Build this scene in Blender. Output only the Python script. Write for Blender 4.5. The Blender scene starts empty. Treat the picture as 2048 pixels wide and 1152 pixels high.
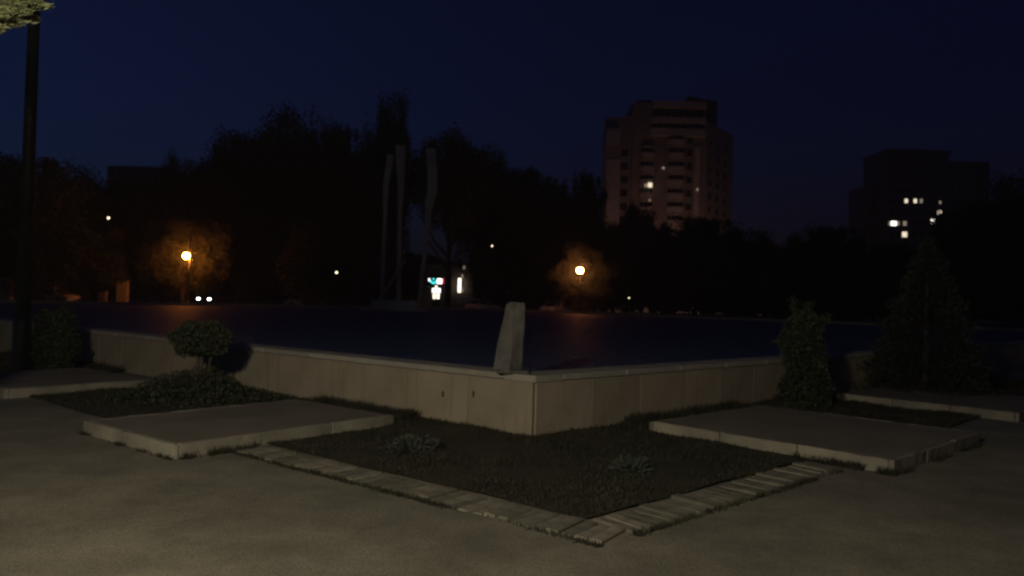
import bpy, bmesh, math, random
import numpy as np
from mathutils import Vector, Matrix

random.seed(7)
RNG = np.random.default_rng(7)
SC = bpy.context.scene
COL = SC.collection

# ------------------------------------------------------------------ camera
F, CZ, HOR, ROLL = 1547.0, 1.6, 598.0, math.radians(1.6)
PITCH = (HOR - 576) / F
cam_f = Vector((0, math.cos(PITCH), math.sin(PITCH)))
_u0 = Vector((0, -math.sin(PITCH), math.cos(PITCH)))
_r0 = Vector((1, 0, 0))
cam_r = _r0 * math.cos(ROLL) + _u0 * math.sin(ROLL)
cam_u = -_r0 * math.sin(ROLL) + _u0 * math.cos(ROLL)
CAM = Vector((0, 0, CZ))
cd = bpy.data.cameras.new('camera')
cd.sensor_width = 36.0
cd.lens = 36.0 * F / 2048.0
cd.clip_start, cd.clip_end = 0.05, 5000
cd.dof.use_dof = True
cd.dof.focus_distance = 2.0
cd.dof.aperture_fstop = 27.19e-3 / 0.007
camo = bpy.data.objects.new('camera', cd)
COL.objects.link(camo)
camo.matrix_world = Matrix(((cam_r.x, cam_u.x, -cam_f.x, 0), (cam_r.y, cam_u.y, -cam_f.y, 0),
                            (cam_r.z, cam_u.z, -cam_f.z, CZ), (0, 0, 0, 1)))
SC.camera = camo

# ------------------------------------------------------------------ sky
w = bpy.data.worlds.new('World'); SC.world = w; w.use_nodes = True
nt = w.node_tree; nt.nodes.clear()
sky = nt.nodes.new('ShaderNodeTexSky'); sky.sky_type = 'NISHITA'
sky.sun_disc = False
sky.sun_elevation = math.radians(-1.9)
sky.sun_rotation = math.radians(-70)
sky.air_density = 1.0; sky.dust_density = 0.3; sky.ozone_density = 5.0
bg = nt.nodes.new('ShaderNodeBackground'); bg.inputs[1].default_value = 0.10
out = nt.nodes.new('ShaderNodeOutputWorld')
nt.links.new(sky.outputs[0], bg.inputs[0]); nt.links.new(bg.outputs[0], out.inputs[0])

SC.view_settings.view_transform = 'Standard'
SC.view_settings.look = 'None'
SC.view_settings.exposure = 0.0
SC.view_settings.gamma = 1.0
SC.view_settings.use_curve_mapping = False
SC.cycles.use_denoising = True
SC.cycles.volume_bounces = 0
SC.cycles.max_bounces = 5
SC.cycles.sample_clamp_indirect = 3.0

# ------------------------------------------------------------------ pixels to places
def ray(x, y): return cam_f + cam_r * ((x - 1024) / F) - cam_u * ((y - 576) / F)
def plane(x, y, z=0.0):
    d = ray(x, y); return CAM + d * ((z - CZ) / d.z)
def at(x, y, Y):
    d = ray(x, y); return CAM + d * (Y / d.y)

# ------------------------------------------------------------------ materials
MATS = {}
def mat(name, c1, c2=None, scale=5.0, rough=0.85, bump=0.0, bscale=None, rnd=0.0, metal=0.0, detail=5.0, coords='Object'):
    m = bpy.data.materials.new(name); m.use_nodes = True
    t = m.node_tree; b = t.nodes['Principled BSDF']
    b.inputs['Roughness'].default_value = rough; b.inputs['Metallic'].default_value = metal
    c2 = c2 or tuple(x * 0.7 for x in c1)
    tc = t.nodes.new('ShaderNodeTexCoord')
    n = t.nodes.new('ShaderNodeTexNoise'); n.inputs['Scale'].default_value = scale; n.inputs['Detail'].default_value = detail
    t.links.new(tc.outputs[coords], n.inputs['Vector'])
    r = t.nodes.new('ShaderNodeValToRGB')
    r.color_ramp.elements[0].position = 0.33; r.color_ramp.elements[1].position = 0.67
    r.color_ramp.elements[0].color = (*c2, 1); r.color_ramp.elements[1].color = (*c1, 1)
    t.links.new(n.outputs['Fac'], r.inputs[0])
    col = r.outputs[0]
    if rnd:
        oi = t.nodes.new('ShaderNodeObjectInfo')
        mr = t.nodes.new('ShaderNodeMapRange')
        mr.inputs['To Min'].default_value = 1 - rnd; mr.inputs['To Max'].default_value = 1 + rnd
        t.links.new(oi.outputs['Random'], mr.inputs['Value'])
        hs = t.nodes.new('ShaderNodeHueSaturation')
        t.links.new(mr.outputs[0], hs.inputs['Value']); t.links.new(col, hs.inputs['Color'])
        col = hs.outputs[0]
    t.links.new(col, b.inputs['Base Color'])
    if bump:
        n2 = t.nodes.new('ShaderNodeTexNoise'); n2.inputs['Scale'].default_value = bscale or scale * 6; n2.inputs['Detail'].default_value = 6
        t.links.new(tc.outputs[coords], n2.inputs['Vector'])
        bp = t.nodes.new('ShaderNodeBump'); bp.inputs['Strength'].default_value = bump; bp.inputs['Distance'].default_value = 0.02
        t.links.new(n2.outputs['Fac'], bp.inputs['Height']); t.links.new(bp.outputs[0], b.inputs['Normal'])
    MATS[name] = m
    return m
def emit(name, c, s):
    m = bpy.data.materials.new(name); m.use_nodes = True
    t = m.node_tree; b = t.nodes['Principled BSDF']
    b.inputs['Base Color'].default_value = (*[min(1, x * .8) for x in c], 1)
    b.inputs['Emission Color'].default_value = (*c, 1); b.inputs['Emission Strength'].default_value = s
    MATS[name] = m
    return m

def ground_material():
    m = mat('worn_concrete_paving', (.28, .25, .20), (.195, .178, .148), .55, .9, .5, 60, detail=8)
    t = m.node_tree; b = t.nodes['Principled BSDF']
    src = b.inputs['Base Color'].links[0].from_socket
    tc = t.nodes.new('ShaderNodeTexCoord')
    v = t.nodes.new('ShaderNodeTexVoronoi'); v.inputs['Scale'].default_value = 55
    t.links.new(tc.outputs['Object'], v.inputs['Vector'])
    mr = t.nodes.new('ShaderNodeMapRange'); mr.inputs['From Max'].default_value = .8
    mr.inputs['To Min'].default_value = 1.2; mr.inputs['To Max'].default_value = .8
    t.links.new(v.outputs['Distance'], mr.inputs['Value'])
    hs = t.nodes.new('ShaderNodeHueSaturation')
    t.links.new(src, hs.inputs['Color']); t.links.new(mr.outputs[0], hs.inputs['Value'])
    n = t.nodes.new('ShaderNodeTexNoise'); n.inputs['Scale'].default_value = 1.7; n.inputs['Detail'].default_value = 9; n.inputs['Roughness'].default_value = .7
    t.links.new(tc.outputs['Object'], n.inputs['Vector'])
    mr2 = t.nodes.new('ShaderNodeMapRange'); mr2.inputs['From Min'].default_value = .35; mr2.inputs['From Max'].default_value = .62
    mr2.inputs['To Min'].default_value = .72; mr2.inputs['To Max'].default_value = 1.1
    t.links.new(n.outputs['Fac'], mr2.inputs['Value'])
    hs2 = t.nodes.new('ShaderNodeHueSaturation')
    t.links.new(hs.outputs[0], hs2.inputs['Color']); t.links.new(mr2.outputs[0], hs2.inputs['Value'])
    t.links.new(hs2.outputs[0], b.inputs['Base Color'])
    return m
M_GROUND = ground_material()

def stone_material():
    m = mat('limestone_slab', (.37, .31, .25), (.29, .242, .192), 2.2, .8, .35, 22, rnd=.11, detail=7)
    t = m.node_tree; b = t.nodes['Principled BSDF']
    src = b.inputs['Base Color'].links[0].from_socket
    tc = t.nodes.new('ShaderNodeTexCoord'); mp = t.nodes.new('ShaderNodeMapping')
    mp.inputs['Scale'].default_value = (9, 9, .7)
    gm = t.nodes.new('ShaderNodeNewGeometry')
    t.links.new(gm.outputs['Position'], mp.inputs['Vector'])
    n = t.nodes.new('ShaderNodeTexNoise'); n.inputs['Scale'].default_value = 1.0; n.inputs['Detail'].default_value = 5
    t.links.new(mp.outputs[0], n.inputs['Vector'])
    r = t.nodes.new('ShaderNodeValToRGB')
    r.color_ramp.elements[0].position = .30; r.color_ramp.elements[1].position = .46
    r.color_ramp.elements[0].color = (.60, .50, .38, 1); r.color_ramp.elements[1].color = (1, 1, 1, 1)
    t.links.new(n.outputs['Fac'], r.inputs[0])
    mx = t.nodes.new('ShaderNodeMix'); mx.data_type = 'RGBA'; mx.blend_type = 'MULTIPLY'; mx.inputs[0].default_value = .32
    t.links.new(src, mx.inputs[6]); t.links.new(r.outputs[0], mx.inputs[7])
    t.links.new(mx.outputs[2], b.inputs['Base Color'])
    return m
M_STONE = stone_material()
M_COPING = mat('coping_stone', (.38, .35, .31), (.29, .27, .245), 3, .8, .3, 25, rnd=.12)
M_CONC = mat('weathered_concrete', (.34, .31, .26), (.21, .19, .165), 2.5, .85, .4, 25, rnd=.1)
M_PAVE = mat('dark_paving', (.235, .198, .165), (.175, .147, .124), 1.4, .9, .5, 40)
M_BRICK = mat('edging_brick', (.265, .238, .192), (.15, .135, .112), 7, .9, .5, 30, rnd=.3)
M_SOIL = mat('soil', (.055, .044, .032), (.03, .025, .018), 4, .95, .8, 30)
M_GRASS = mat('grass_blades', (.042, .041, .024), (.022, .021, .013), 3, .8)
M_LEAF = mat('dark_foliage', (.050, .060, .035), (.028, .035, .02), .8, .7, rnd=.2)
M_CONIFER = mat('conifer_foliage', (.03, .036, .024), (.018, .022, .015), 2, .75, rnd=.15)
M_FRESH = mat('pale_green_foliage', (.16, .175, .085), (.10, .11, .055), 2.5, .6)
M_SILVER = mat('grey_green_foliage', (.075, .09, .072), (.042, .052, .042), 6, .7)
M_BARK = mat('bark', (.09, .07, .055), (.05, .04, .03), 6, .9, .6, 20)
M_METAL = mat('dark_painted_steel', (.045, .05, .048), (.03, .032, .03), 8, .5, .1)
M_PALEPOLE = mat('pale_painted_steel', (.32, .30, .27), (.24, .22, .20), 4, .6)
M_MONU = mat('grey_concrete_monument', (.45, .45, .44), (.30, .30, .295), .7, .85, .4, 4)
M_STELE = mat('rough_grey_stone', (.15, .14, .135), (.08, .076, .074), 6, .85, .9, 14)
M_FACADE = mat('pink_render', (.34, .255, .225), (.26, .195, .175), .2, .9, rnd=.06)
M_BALC = mat('pale_balcony_render', (.55, .45, .40), (.42, .35, .31), .4, .85)
M_GLASS = mat('dark_window_glass', (.03, .03, .035), (.015, .016, .02), 1, .15)
M_BLOCK = mat('grey_block_render', (.15, .13, .125), (.11, .10, .095), .15, .9)
M_ROOF = mat('flat_roof', (.09, .085, .08), (.06, .055, .05), .5, .9)
M_PALECAR = mat('pale_car_paint', (.55, .55, .54), (.48, .48, .47), 2, .35)
M_DARKCAR = mat('dark_car_paint', (.05, .05, .06), (.04, .04, .045), 2, .3)
M_RUBBER = mat('tyre_rubber', (.03, .03, .03), (.02, .02, .02), 8, .9)
M_RIM = mat('alloy_rim', (.45, .45, .45), (.35, .35, .35), 8, .4, metal=.8)
M_KIOSK = mat('pale_panel', (.34, .32, .29), (.27, .25, .23), 2, .7)
M_CANVAS = mat('dark_red_awning', (.14, .03, .03), (.09, .02, .02), 4, .8)
def water_material():
    m = bpy.data.materials.new('dark_pool_water'); m.use_nodes = True
    t = m.node_tree; b = t.nodes['Principled BSDF']
    b.inputs['Base Color'].default_value = (.07, .10, .20, 1)
    b.inputs['Roughness'].default_value = .58; b.inputs['IOR'].default_value = 1.33
    tc = t.nodes.new('ShaderNodeTexCoord')
    n1 = t.nodes.new('ShaderNodeTexNoise'); n1.inputs['Scale'].default_value = 2.6; n1.inputs['Detail'].default_value = 4
    n2 = t.nodes.new('ShaderNodeTexNoise'); n2.inputs['Scale'].default_value = 9; n2.inputs['Detail'].default_value = 3
    ad = t.nodes.new('ShaderNodeMath'); ad.operation = 'MULTIPLY_ADD'; ad.inputs[1].default_value = .35
    for n in (n1, n2): t.links.new(tc.outputs['Object'], n.inputs['Vector'])
    t.links.new(n2.outputs['Fac'], ad.inputs[0]); t.links.new(n1.outputs['Fac'], ad.inputs[2])
    bp = t.nodes.new('ShaderNodeBump'); bp.inputs['Strength'].default_value = 1.0; bp.inputs['Distance'].default_value = .34
    t.links.new(ad.outputs[0], bp.inputs['Height']); t.links.new(bp.outputs[0], b.inputs['Normal'])
    return m
M_WATER = water_material()

LAMP_WHITE = (1.0, .90, .62)
LAMP_ORANGE = (1.0, .27, .035)
M_GLOBE_NEAR = emit('lamp_glass_white', LAMP_WHITE, 560)
M_GLOBE_L = emit('lamp_glass_sodium', LAMP_ORANGE, 230)
M_GLOBE_R = emit('lamp_glass_amber', (1.0, .30, .09), 90)
M_GLOBE_STREET = emit('lamp_glass_street', (1.0, .56, .36), 215)
M_GLOBE_FAR = emit('lamp_glass_small', (1.0, .85, .55), 3)
M_LITWIN = emit('lit_window_warm', (1.0, .86, .62), 1.1)
M_LITWIN_DIM = emit('lit_window_dim', (1.0, .8, .6), .25)
M_LITWIN_BRIGHT = emit('lit_window_bright', (1.0, .94, .82), 2.6)
M_SIGN_TEAL = emit('sign_teal', (.05, .75, .70), 2.2)
M_SIGN_WHITE = emit('sign_white', (1.0, .93, .92), 2.4)
M_SIGN_RED = emit('sign_red', (1.0, .03, .08), .7)
M_SIGN_WARM = emit('sign_warm', (1.0, .82, .62), 2.6)
M_POSTER = emit('poster_light', (1.0, .72, .60), .16)
M_HEAD = emit('headlight_glass', (1.0, .97, .9), 25)

# ------------------------------------------------------------------ mesh helpers
def mesh(name, verts, faces, m, smooth=False):
    me = bpy.data.meshes.new(name)
    me.from_pydata([tuple(v) for v in verts], [], faces)
    me.materials.append(m); me.update()
    if smooth:
        me.polygons.foreach_set('use_smooth', [True] * len(me.polygons))
    return me
def obj(name, me, parent=None, loc=None, rotz=0.0, scale=None):
    o = bpy.data.objects.new(name, me); COL.objects.link(o)
    if parent: o.parent = parent
    if loc is not None: o.location = loc
    if rotz: o.rotation_euler = (0, 0, rotz)
    if scale is not None: o.scale = scale
    return o
def tag(o, label, cat, group=None):
    o['label'] = label; o['category'] = cat
    if group: o['group'] = group
    return o
def thing(name, label, cat, loc=(0, 0, 0), rotz=0.0, group=None, scale=None):
    return tag(obj(name, None, None, loc, rotz, scale), label, cat, group)
def structure(name, me, loc=None):
    o = obj(name, me, None, loc); o['kind'] = 'structure'; return o

def box_vf(x0, x1, y0, y1, z0, z1):
    v = [(x0, y0, z0), (x1, y0, z0), (x1, y1, z0), (x0, y1, z0), (x0, y0, z1), (x1, y0, z1), (x1, y1, z1), (x0, y1, z1)]
    f = [(0, 3, 2, 1), (4, 5, 6, 7), (0, 1, 5, 4), (1, 2, 6, 5), (2, 3, 7, 6), (3, 0, 4, 7)]
    return v, f
def box(name, x0, x1, y0, y1, z0, z1, m, bevel=0.0):
    v, f = box_vf(x0, x1, y0, y1, z0, z1)
    if not bevel: return mesh(name, v, f, m)
    bm = bmesh.new(); vs = [bm.verts.new(p) for p in v]
    for q in f: bm.faces.new([vs[i] for i in q])
    bmesh.ops.bevel(bm, geom=bm.edges[:], offset=bevel, segments=1, affect='EDGES')
    me = bpy.data.meshes.new(name); bm.to_mesh(me); bm.free(); me.materials.append(m); return me
def prism(name, poly, z0, z1, m, top=None):
    n = len(poly); top = top or poly
    v = [(p[0], p[1], z0) for p in poly] + [(p[0], p[1], z1) for p in top]
    a = sum(poly[i][0] * poly[(i + 1) % n][1] - poly[(i + 1) % n][0] * poly[i][1] for i in range(n))
    idx = list(range(n)) if a > 0 else list(range(n))[::-1]
    f = [tuple(idx[::-1]), tuple(i + n for i in idx)]
    for k in range(n):
        i, j = idx[k], idx[(k + 1) % n]; f.append((i, j, j + n, i + n))
    return mesh(name, v, f, m)
def tube_vf(pts, rads, seg=8, base=0):
    v, f = [], []
    pts = [Vector(p) for p in pts]
    for i, p in enumerate(pts):
        d = (pts[min(i + 1, len(pts) - 1)] - pts[max(i - 1, 0)]).normalized()
        a = d.orthogonal().normalized() if abs(d.z) < .95 else Vector((1, 0, 0)).cross(d).normalized()
        b = d.cross(a)
        for k in range(seg):
            t = 2 * math.pi * k / seg
            v.append(p + (a * math.cos(t) + b * math.sin(t)) * rads[i])
    for i in range(len(pts) - 1):
        for k in range(seg):
            f.append((base + i * seg + k, base + i * seg + (k + 1) % seg, base + (i + 1) * seg + (k + 1) % seg, base + (i + 1) * seg + k))
    f.append(tuple(base + k for k in range(seg))[::-1]); f.append(tuple(base + (len(pts) - 1) * seg + k for k in range(seg)))
    return v, f
def tubes(name, lst, m, seg=8):
    V, Fc = [], []
    for pts, rads in lst:
        v, f = tube_vf(pts, rads, seg, len(V)); V += v; Fc += f
    return mesh(name, V, Fc, m, True)
def lathe(name, prof, m, seg=16):
    V, Fc = [], []
    for r, z in prof:
        for k in range(seg):
            t = 2 * math.pi * k / seg; V.append((r * math.cos(t), r * math.sin(t), z))
    for i in range(len(prof) - 1):
        for k in range(seg):
            Fc.append((i * seg + k, i * seg + (k + 1) % seg, (i + 1) * seg + (k + 1) % seg, (i + 1) * seg + k))
    Fc.append(tuple(range(seg))[::-1]); Fc.append(tuple((len(prof) - 1) * seg + k for k in range(seg)))
    return mesh(name, V, Fc, m, True)
def globe(name, r, m, seg=14, rings=9):
    return lathe(name, [(max(1e-3, r * math.sin(math.pi * i / rings)), -r * math.cos(math.pi * i / rings)) for i in range(rings + 1)], m, seg)
def leaves(name, P, size, m, D=None, aspect=.5, droop=0.0):
    """kite-shaped leaves at points P; D = preferred long direction"""
    n = len(P); P = np.asarray(P, float)
    A = RNG.normal(size=(n, 3))
    if D is not None: A = np.asarray(D) + A * .35
    A[:, 2] -= droop
    A /= np.linalg.norm(A, axis=1)[:, None] + 1e-9
    B = np.cross(A, RNG.normal(size=(n, 3))); B /= np.linalg.norm(B, axis=1)[:, None] + 1e-9
    s = (np.asarray(size) * RNG.uniform(.6, 1.3, n))[:, None]
    V = np.empty((n, 4, 3))
    V[:, 0] = P - A * s * .5; V[:, 2] = P + A * s * .5
    V[:, 1] = P + B * s * aspect * .5 - A * s * .08; V[:, 3] = P - B * s * aspect * .5 - A * s * .08
    me = bpy.data.meshes.new(name)
    me.vertices.add(n * 4); me.vertices.foreach_set('co', V.reshape(-1))
    me.loops.add(n * 4); me.loops.foreach_set('vertex_index', np.arange(n * 4, dtype=np.int32))
    me.polygons.add(n); me.polygons.foreach_set('loop_start', np.arange(0, n * 4, 4, dtype=np.int32))
    me.polygons.foreach_set('loop_total', np.full(n, 4, np.int32))
    me.materials.append(m); me.update(calc_edges=True)
    return me

# ------------------------------------------------------------------ the place: axes of the pool
K = plane(1068, 882); K = Vector((K.x, K.y))
WALL_H = 0.735
WATER_Z = 0.57
_k, _a, _b = plane(1066, 752, WALL_H), plane(150, 657, WALL_H), plane(1730, 706, WALL_H)
DL = Vector((_a.x - _k.x, _a.y - _k.y)).normalized()
DR = Vector((_b.x - _k.x, _b.y - _k.y)).normalized()
NL = Vector((-DL.y, DL.x)); NL = NL if NL.y < 0 else -NL
NR = Vector((-DR.y, DR.x)); NR = NR if NR.y < 0 else -NR
AL, AR = math.atan2(DL.y, DL.x), math.atan2(DR.y, DR.x)
def LP(s, t): return K + DL * s + NL * t
def RP(s, t): return K + DR * s + NR * t
def meet(p, d, q, e):
    """point where the line p + a d meets the line q + b e"""
    den = d.x * e.y - d.y * e.x
    a = ((q.x - p.x) * e.y - (q.y - p.y) * e.x) / den
    return p + d * a
def corner(t): return meet(LP(0, t), DL, RP(0, t), DR)
SIDE = 46.0

# ground sheet, pool bed hidden below the water
g = bmesh.new()
bmesh.ops.create_grid(g, x_segments=2, y_segments=2, size=900)
me = bpy.data.meshes.new('ground'); g.to_mesh(me); g.free(); me.materials.append(M_GROUND)
structure('ground', me)
# lawn beyond the pool and street beyond it
v = [(-160, 40, .004), (-40, 40, .004), (-4, 73, .004), (40, 44, .004), (160, 44, .004), (160, 92, .004), (-160, 92, .004)]
structure('lawn', mesh('lawn', v, [tuple(range(7))], mat('dark_lawn', (.045, .055, .025), (.03, .035, .018), .4, .9, .5, 10)))
structure('street', mesh('street', [(-200, 94, .006), (200, 94, .006), (200, 104, .006), (-200, 104, .006)], [(0, 1, 2, 3)], mat('street_asphalt', (.07, .068, .065), (.05, .05, .048), .5, .9)))

# ------------------------------------------------------------------ pool
pool = thing('pool_wall', 'low stone-clad wall around the large pool, its corner pointing at the viewer', 'wall')
TH = .42
inner0 = corner(-TH)
p0, pL, pR = K, K + DL * SIDE, K + DR * SIDE
pF = pL + DR * SIDE
def wall_core(name, a, b, inward, trim=0.0):
    n = inward * (TH - .04)
    o = inward * .035
    poly = [a + o, b + o, b + n, a + n]
    return obj('wall_core', prism(name, [(p.x, p.y) for p in poly], -.1, WALL_H - .075, M_STONE), pool)
wall_core('core_a', p0 + DL * .05, pL, -NL); wall_core('core_b', p0 + DR * .45, pR, -NR)
wall_core('core_c', pL + DR * .45, pF, -NR * -1); wall_core('core_d', pR + DL * .45, pF - DR * .5, NL)
SL = .98
slab_me = [box('cladding_slab', .004, SL - .004, -.03, .0, -.05, WALL_H - .08, M_STONE, .004)]
slab_me.append(box('cladding_slab_b', .004, SL - .004, -.024, .006, -.05, WALL_H - .08, M_STONE, .004))
cop_me = box('coping_stone', .003, 1.2 - .003, -.008, TH, WALL_H - .075, WALL_H, M_COPING, .012)
def clad(base, d, n, ang, length, s0, flip):
    k = 0; s = s0
    while s + SL < length:
        # a slab's local x runs along the wall, its local -y points outward
        if flip:
            p = base + d * (s + SL); rot = math.atan2(-d.y, -d.x)
        else:
            p = base + d * s; rot = math.atan2(d.y, d.x)
        p = p - n * .03 * 0
        obj('cladding_slab', slab_me[(k * 7 // 3) % 2], pool, (p.x - n.x * .035, p.y - n.y * .035, 0), rot)
        s += SL; k += 1
# outward normal must be local -y: for the right wall d=DR gives -y = NR; for the left wall use -DL
clad(K, DR, NR, AR, SIDE, .02, False)
clad(K, DL, NL, AL, SIDE, .04, True)
def coping(base, d, n, length, s0, flip):
    s = s0
    while s + 1.2 < length:
        p = base + d * (s + (1.2 if flip else 0)); rot = math.atan2(-d.y, -d.x) if flip else math.atan2(d.y, d.x)
        obj('coping_stone', cop_me, pool, (p.x, p.y, 0), rot); s += 1.2
coping(K, DR, NR, SIDE, .46, False)
coping(K, DL, NL, SIDE, .46, True)
co = [corner(.008), K + DR * .455 + NR * .008, K + DR * .455 - NR * TH, inner0, K + DL * .455 - NL * TH, K + DL * .455 + NL * .008]
obj('coping_stone', prism('coping_corner', [(p.x, p.y) for p in co], WALL_H - .075, WALL_H + .001, M_COPING), pool)
# far coping strips, just seen across the water
for a, d, n in ((pL + DR * .45, DR, NR), (pR + DL * .45, DL, NL)):
    for k in range(15):
        q = [a + d * (k * 3 + .01), a + d * (k * 3 + 2.99), a + d * (k * 3 + 2.99) + n * -.45, a + d * (k * 3 + .01) + n * -.45]
        obj('coping_stone', prism('far_coping', [(p.x, p.y) for p in q], WALL_H - .074, WALL_H, M_COPING), pool)
wq = [inner0 + (DL + DR) * -.02, pL - NL * .2, pF, pR - NR * .2]
structure('pool_water', mesh('pool_water', [(p.x, p.y, WATER_Z) for p in wq], [(0, 3, 2, 1)], M_WATER))
# two dark drain slots in the left face
for i, x in enumerate((886, 947)):
    d = ray(x, 788); k = (K - Vector((0, 0))).dot(NL) / (d.x * NL.x + d.y * NL.y)
    h = CAM + d * k
    obj('drain_slot', box('drain_slot', -.012, .012, -.006, .03, -.035, .035, M_SOIL), pool, (h.x, h.y, h.z), AL + math.pi)

# ------------------------------------------------------------------ standing stone on the corner
b0 = K + (-NL - NR).normalized() * .32
yb = b0.y
def q3(x, y, dy): return at(x, y, yb + dy)
foot_z = WALL_H + .001
def S(x, ytop, dy, z=None):
    p = at(x, ytop, yb + dy)
    return (p.x, p.y, z if z is not None else p.z)
st_v = [S(986, 742, .02, foot_z), S(1018, 746, -.13, foot_z), S(1043, 742, -.02, foot_z), S(1036, 735, .16, foot_z), S(995, 736, .17, foot_z),
        S(995, 690, .02), S(1024, 690, -.11), S(1046, 690, -.02), S(1040, 690, .13), S(1001, 690, .14),
        S(1006, 640, .02), S(1024, 640, -.09), S(1050, 640, -.02), S(1044, 640, .11), S(1010, 640, .12),
        S(1013, 607, .02), S(1024, 604, -.07), S(1050, 606, -.02), S(1046, 605, .09), S(1016, 606, .10)]
st_f = []
for l in range(3):
    for k in range(5):
        st_f.append((l * 5 + k, l * 5 + (k + 1) % 5, (l + 1) * 5 + (k + 1) % 5, (l + 1) * 5 + k))
st_f += [(4, 3, 2, 1, 0), (15, 16, 17, 18, 19)]
stele = thing('standing_stone', 'upright rough grey stone tapering upward on the pool wall corner', 'stone', (b0.x, b0.y, foot_z))
bm = bmesh.new(); vs = [bm.verts.new((v[0] - b0.x, v[1] - b0.y, v[2] - foot_z + (.035 if i < 5 else 0))) for i, v in enumerate(st_v)]
for f in st_f: bm.faces.new([vs[i] for i in f])
bmesh.ops.subdivide_edges(bm, edges=bm.edges[:], cuts=2, use_grid_fill=True)
for v in bm.verts:
    v.co += Vector((random.uniform(-1, 1), random.uniform(-1, 1), 0)) * .0045
bmesh.ops.recalc_face_normals(bm, faces=bm.faces[:])
me = bpy.data.meshes.new('stone_shaft'); bm.to_mesh(me); bm.free(); me.materials.append(M_STELE)
obj('stone_shaft', me, stele)
pa, pb = at(992, 744, yb), at(1058, 744, yb)
obj('footing', box('footing', pa.x - b0.x, pb.x - b0.x, -.16, .17, 0, .036, M_STELE, .01), stele)

# ------------------------------------------------------------------ platforms
def platform(P, ang, s0, s1, t0, t1, label, flip):
    """raised paved pad: kerb stones round a dark paved top; local frame = wall frame"""
    root = thing('paved_platform', label, 'platform'); root['kind'] = 'structure'
    H, W = .14, .055
    def quad(name, sa, sb, ta, tb, z0, z1, m):
        poly = [P(sa, ta), P(sb, ta), P(sb, tb), P(sa, tb)]
        me = prism(name, [(p.x, p.y) for p in poly], z0, z1, m)
        if name == 'kerb_stone':
            bm = bmesh.new(); bm.from_mesh(me)
            bmesh.ops.bevel(bm, geom=bm.edges[:], offset=.008, segments=1, affect='EDGES')
            bmesh.ops.subdivide_edges(bm, edges=[e for e in bm.edges if e.calc_length() > .25], cuts=7)
            for v in bm.verts:
                if v.co.z > 0: v.co += Vector((random.gauss(0, .003), random.gauss(0, .003), -abs(random.gauss(0, .004))))
            bm.to_mesh(me); bm.free()
        return obj(name, me, root)
    quad('paving', s0 + W + .004, s1 - W - .004, t0 + W + .004, t1 - W - .004, -.02, H - .005, M_PAVE)
    def run(a0, a1, fn):
        n = max(1, round((a1 - a0) / .9)); L = (a1 - a0) / n
        for k in range(n): fn(a0 + k * L + .004, a0 + (k + 1) * L - .004, random.uniform(-.006, .004))
    run(s0, s1, lambda a, b, h: quad('kerb_stone', a, b, t1 - W, t1, -.03, H + h, M_CONC))
    run(s0, s1, lambda a, b, h: quad('kerb_stone', a, b, t0, t0 + W, -.03, H - .01 + h, M_PAVE))
    run(t0 + W, t1 - W, lambda a, b, h: quad('kerb_stone', s0, s0 + W, a, b, -.03, H + h, M_CONC))
    run(t0 + W, t1 - W, lambda a, b, h: quad('kerb_stone', s1 - W, s1, a, b, -.03, H + h, M_CONC))
    return root
platform(LP, AL, 1.80, 3.72, .45, 3.28, 'raised concrete-edged platform left of the corner bed', True)
platform(RP, AR, 1.62, 4.35, .40, 3.30, 'raised concrete-edged platform right of the corner bed', False)
platform(LP, AL, 7.10, 9.60, .75, 2.90, 'farther raised platform beyond the round-topped shrub at left', True)
platform(RP, AR, 7.00, 9.80, .40, 3.10, 'farther raised platform beyond the upright shrub at right', False)

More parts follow.
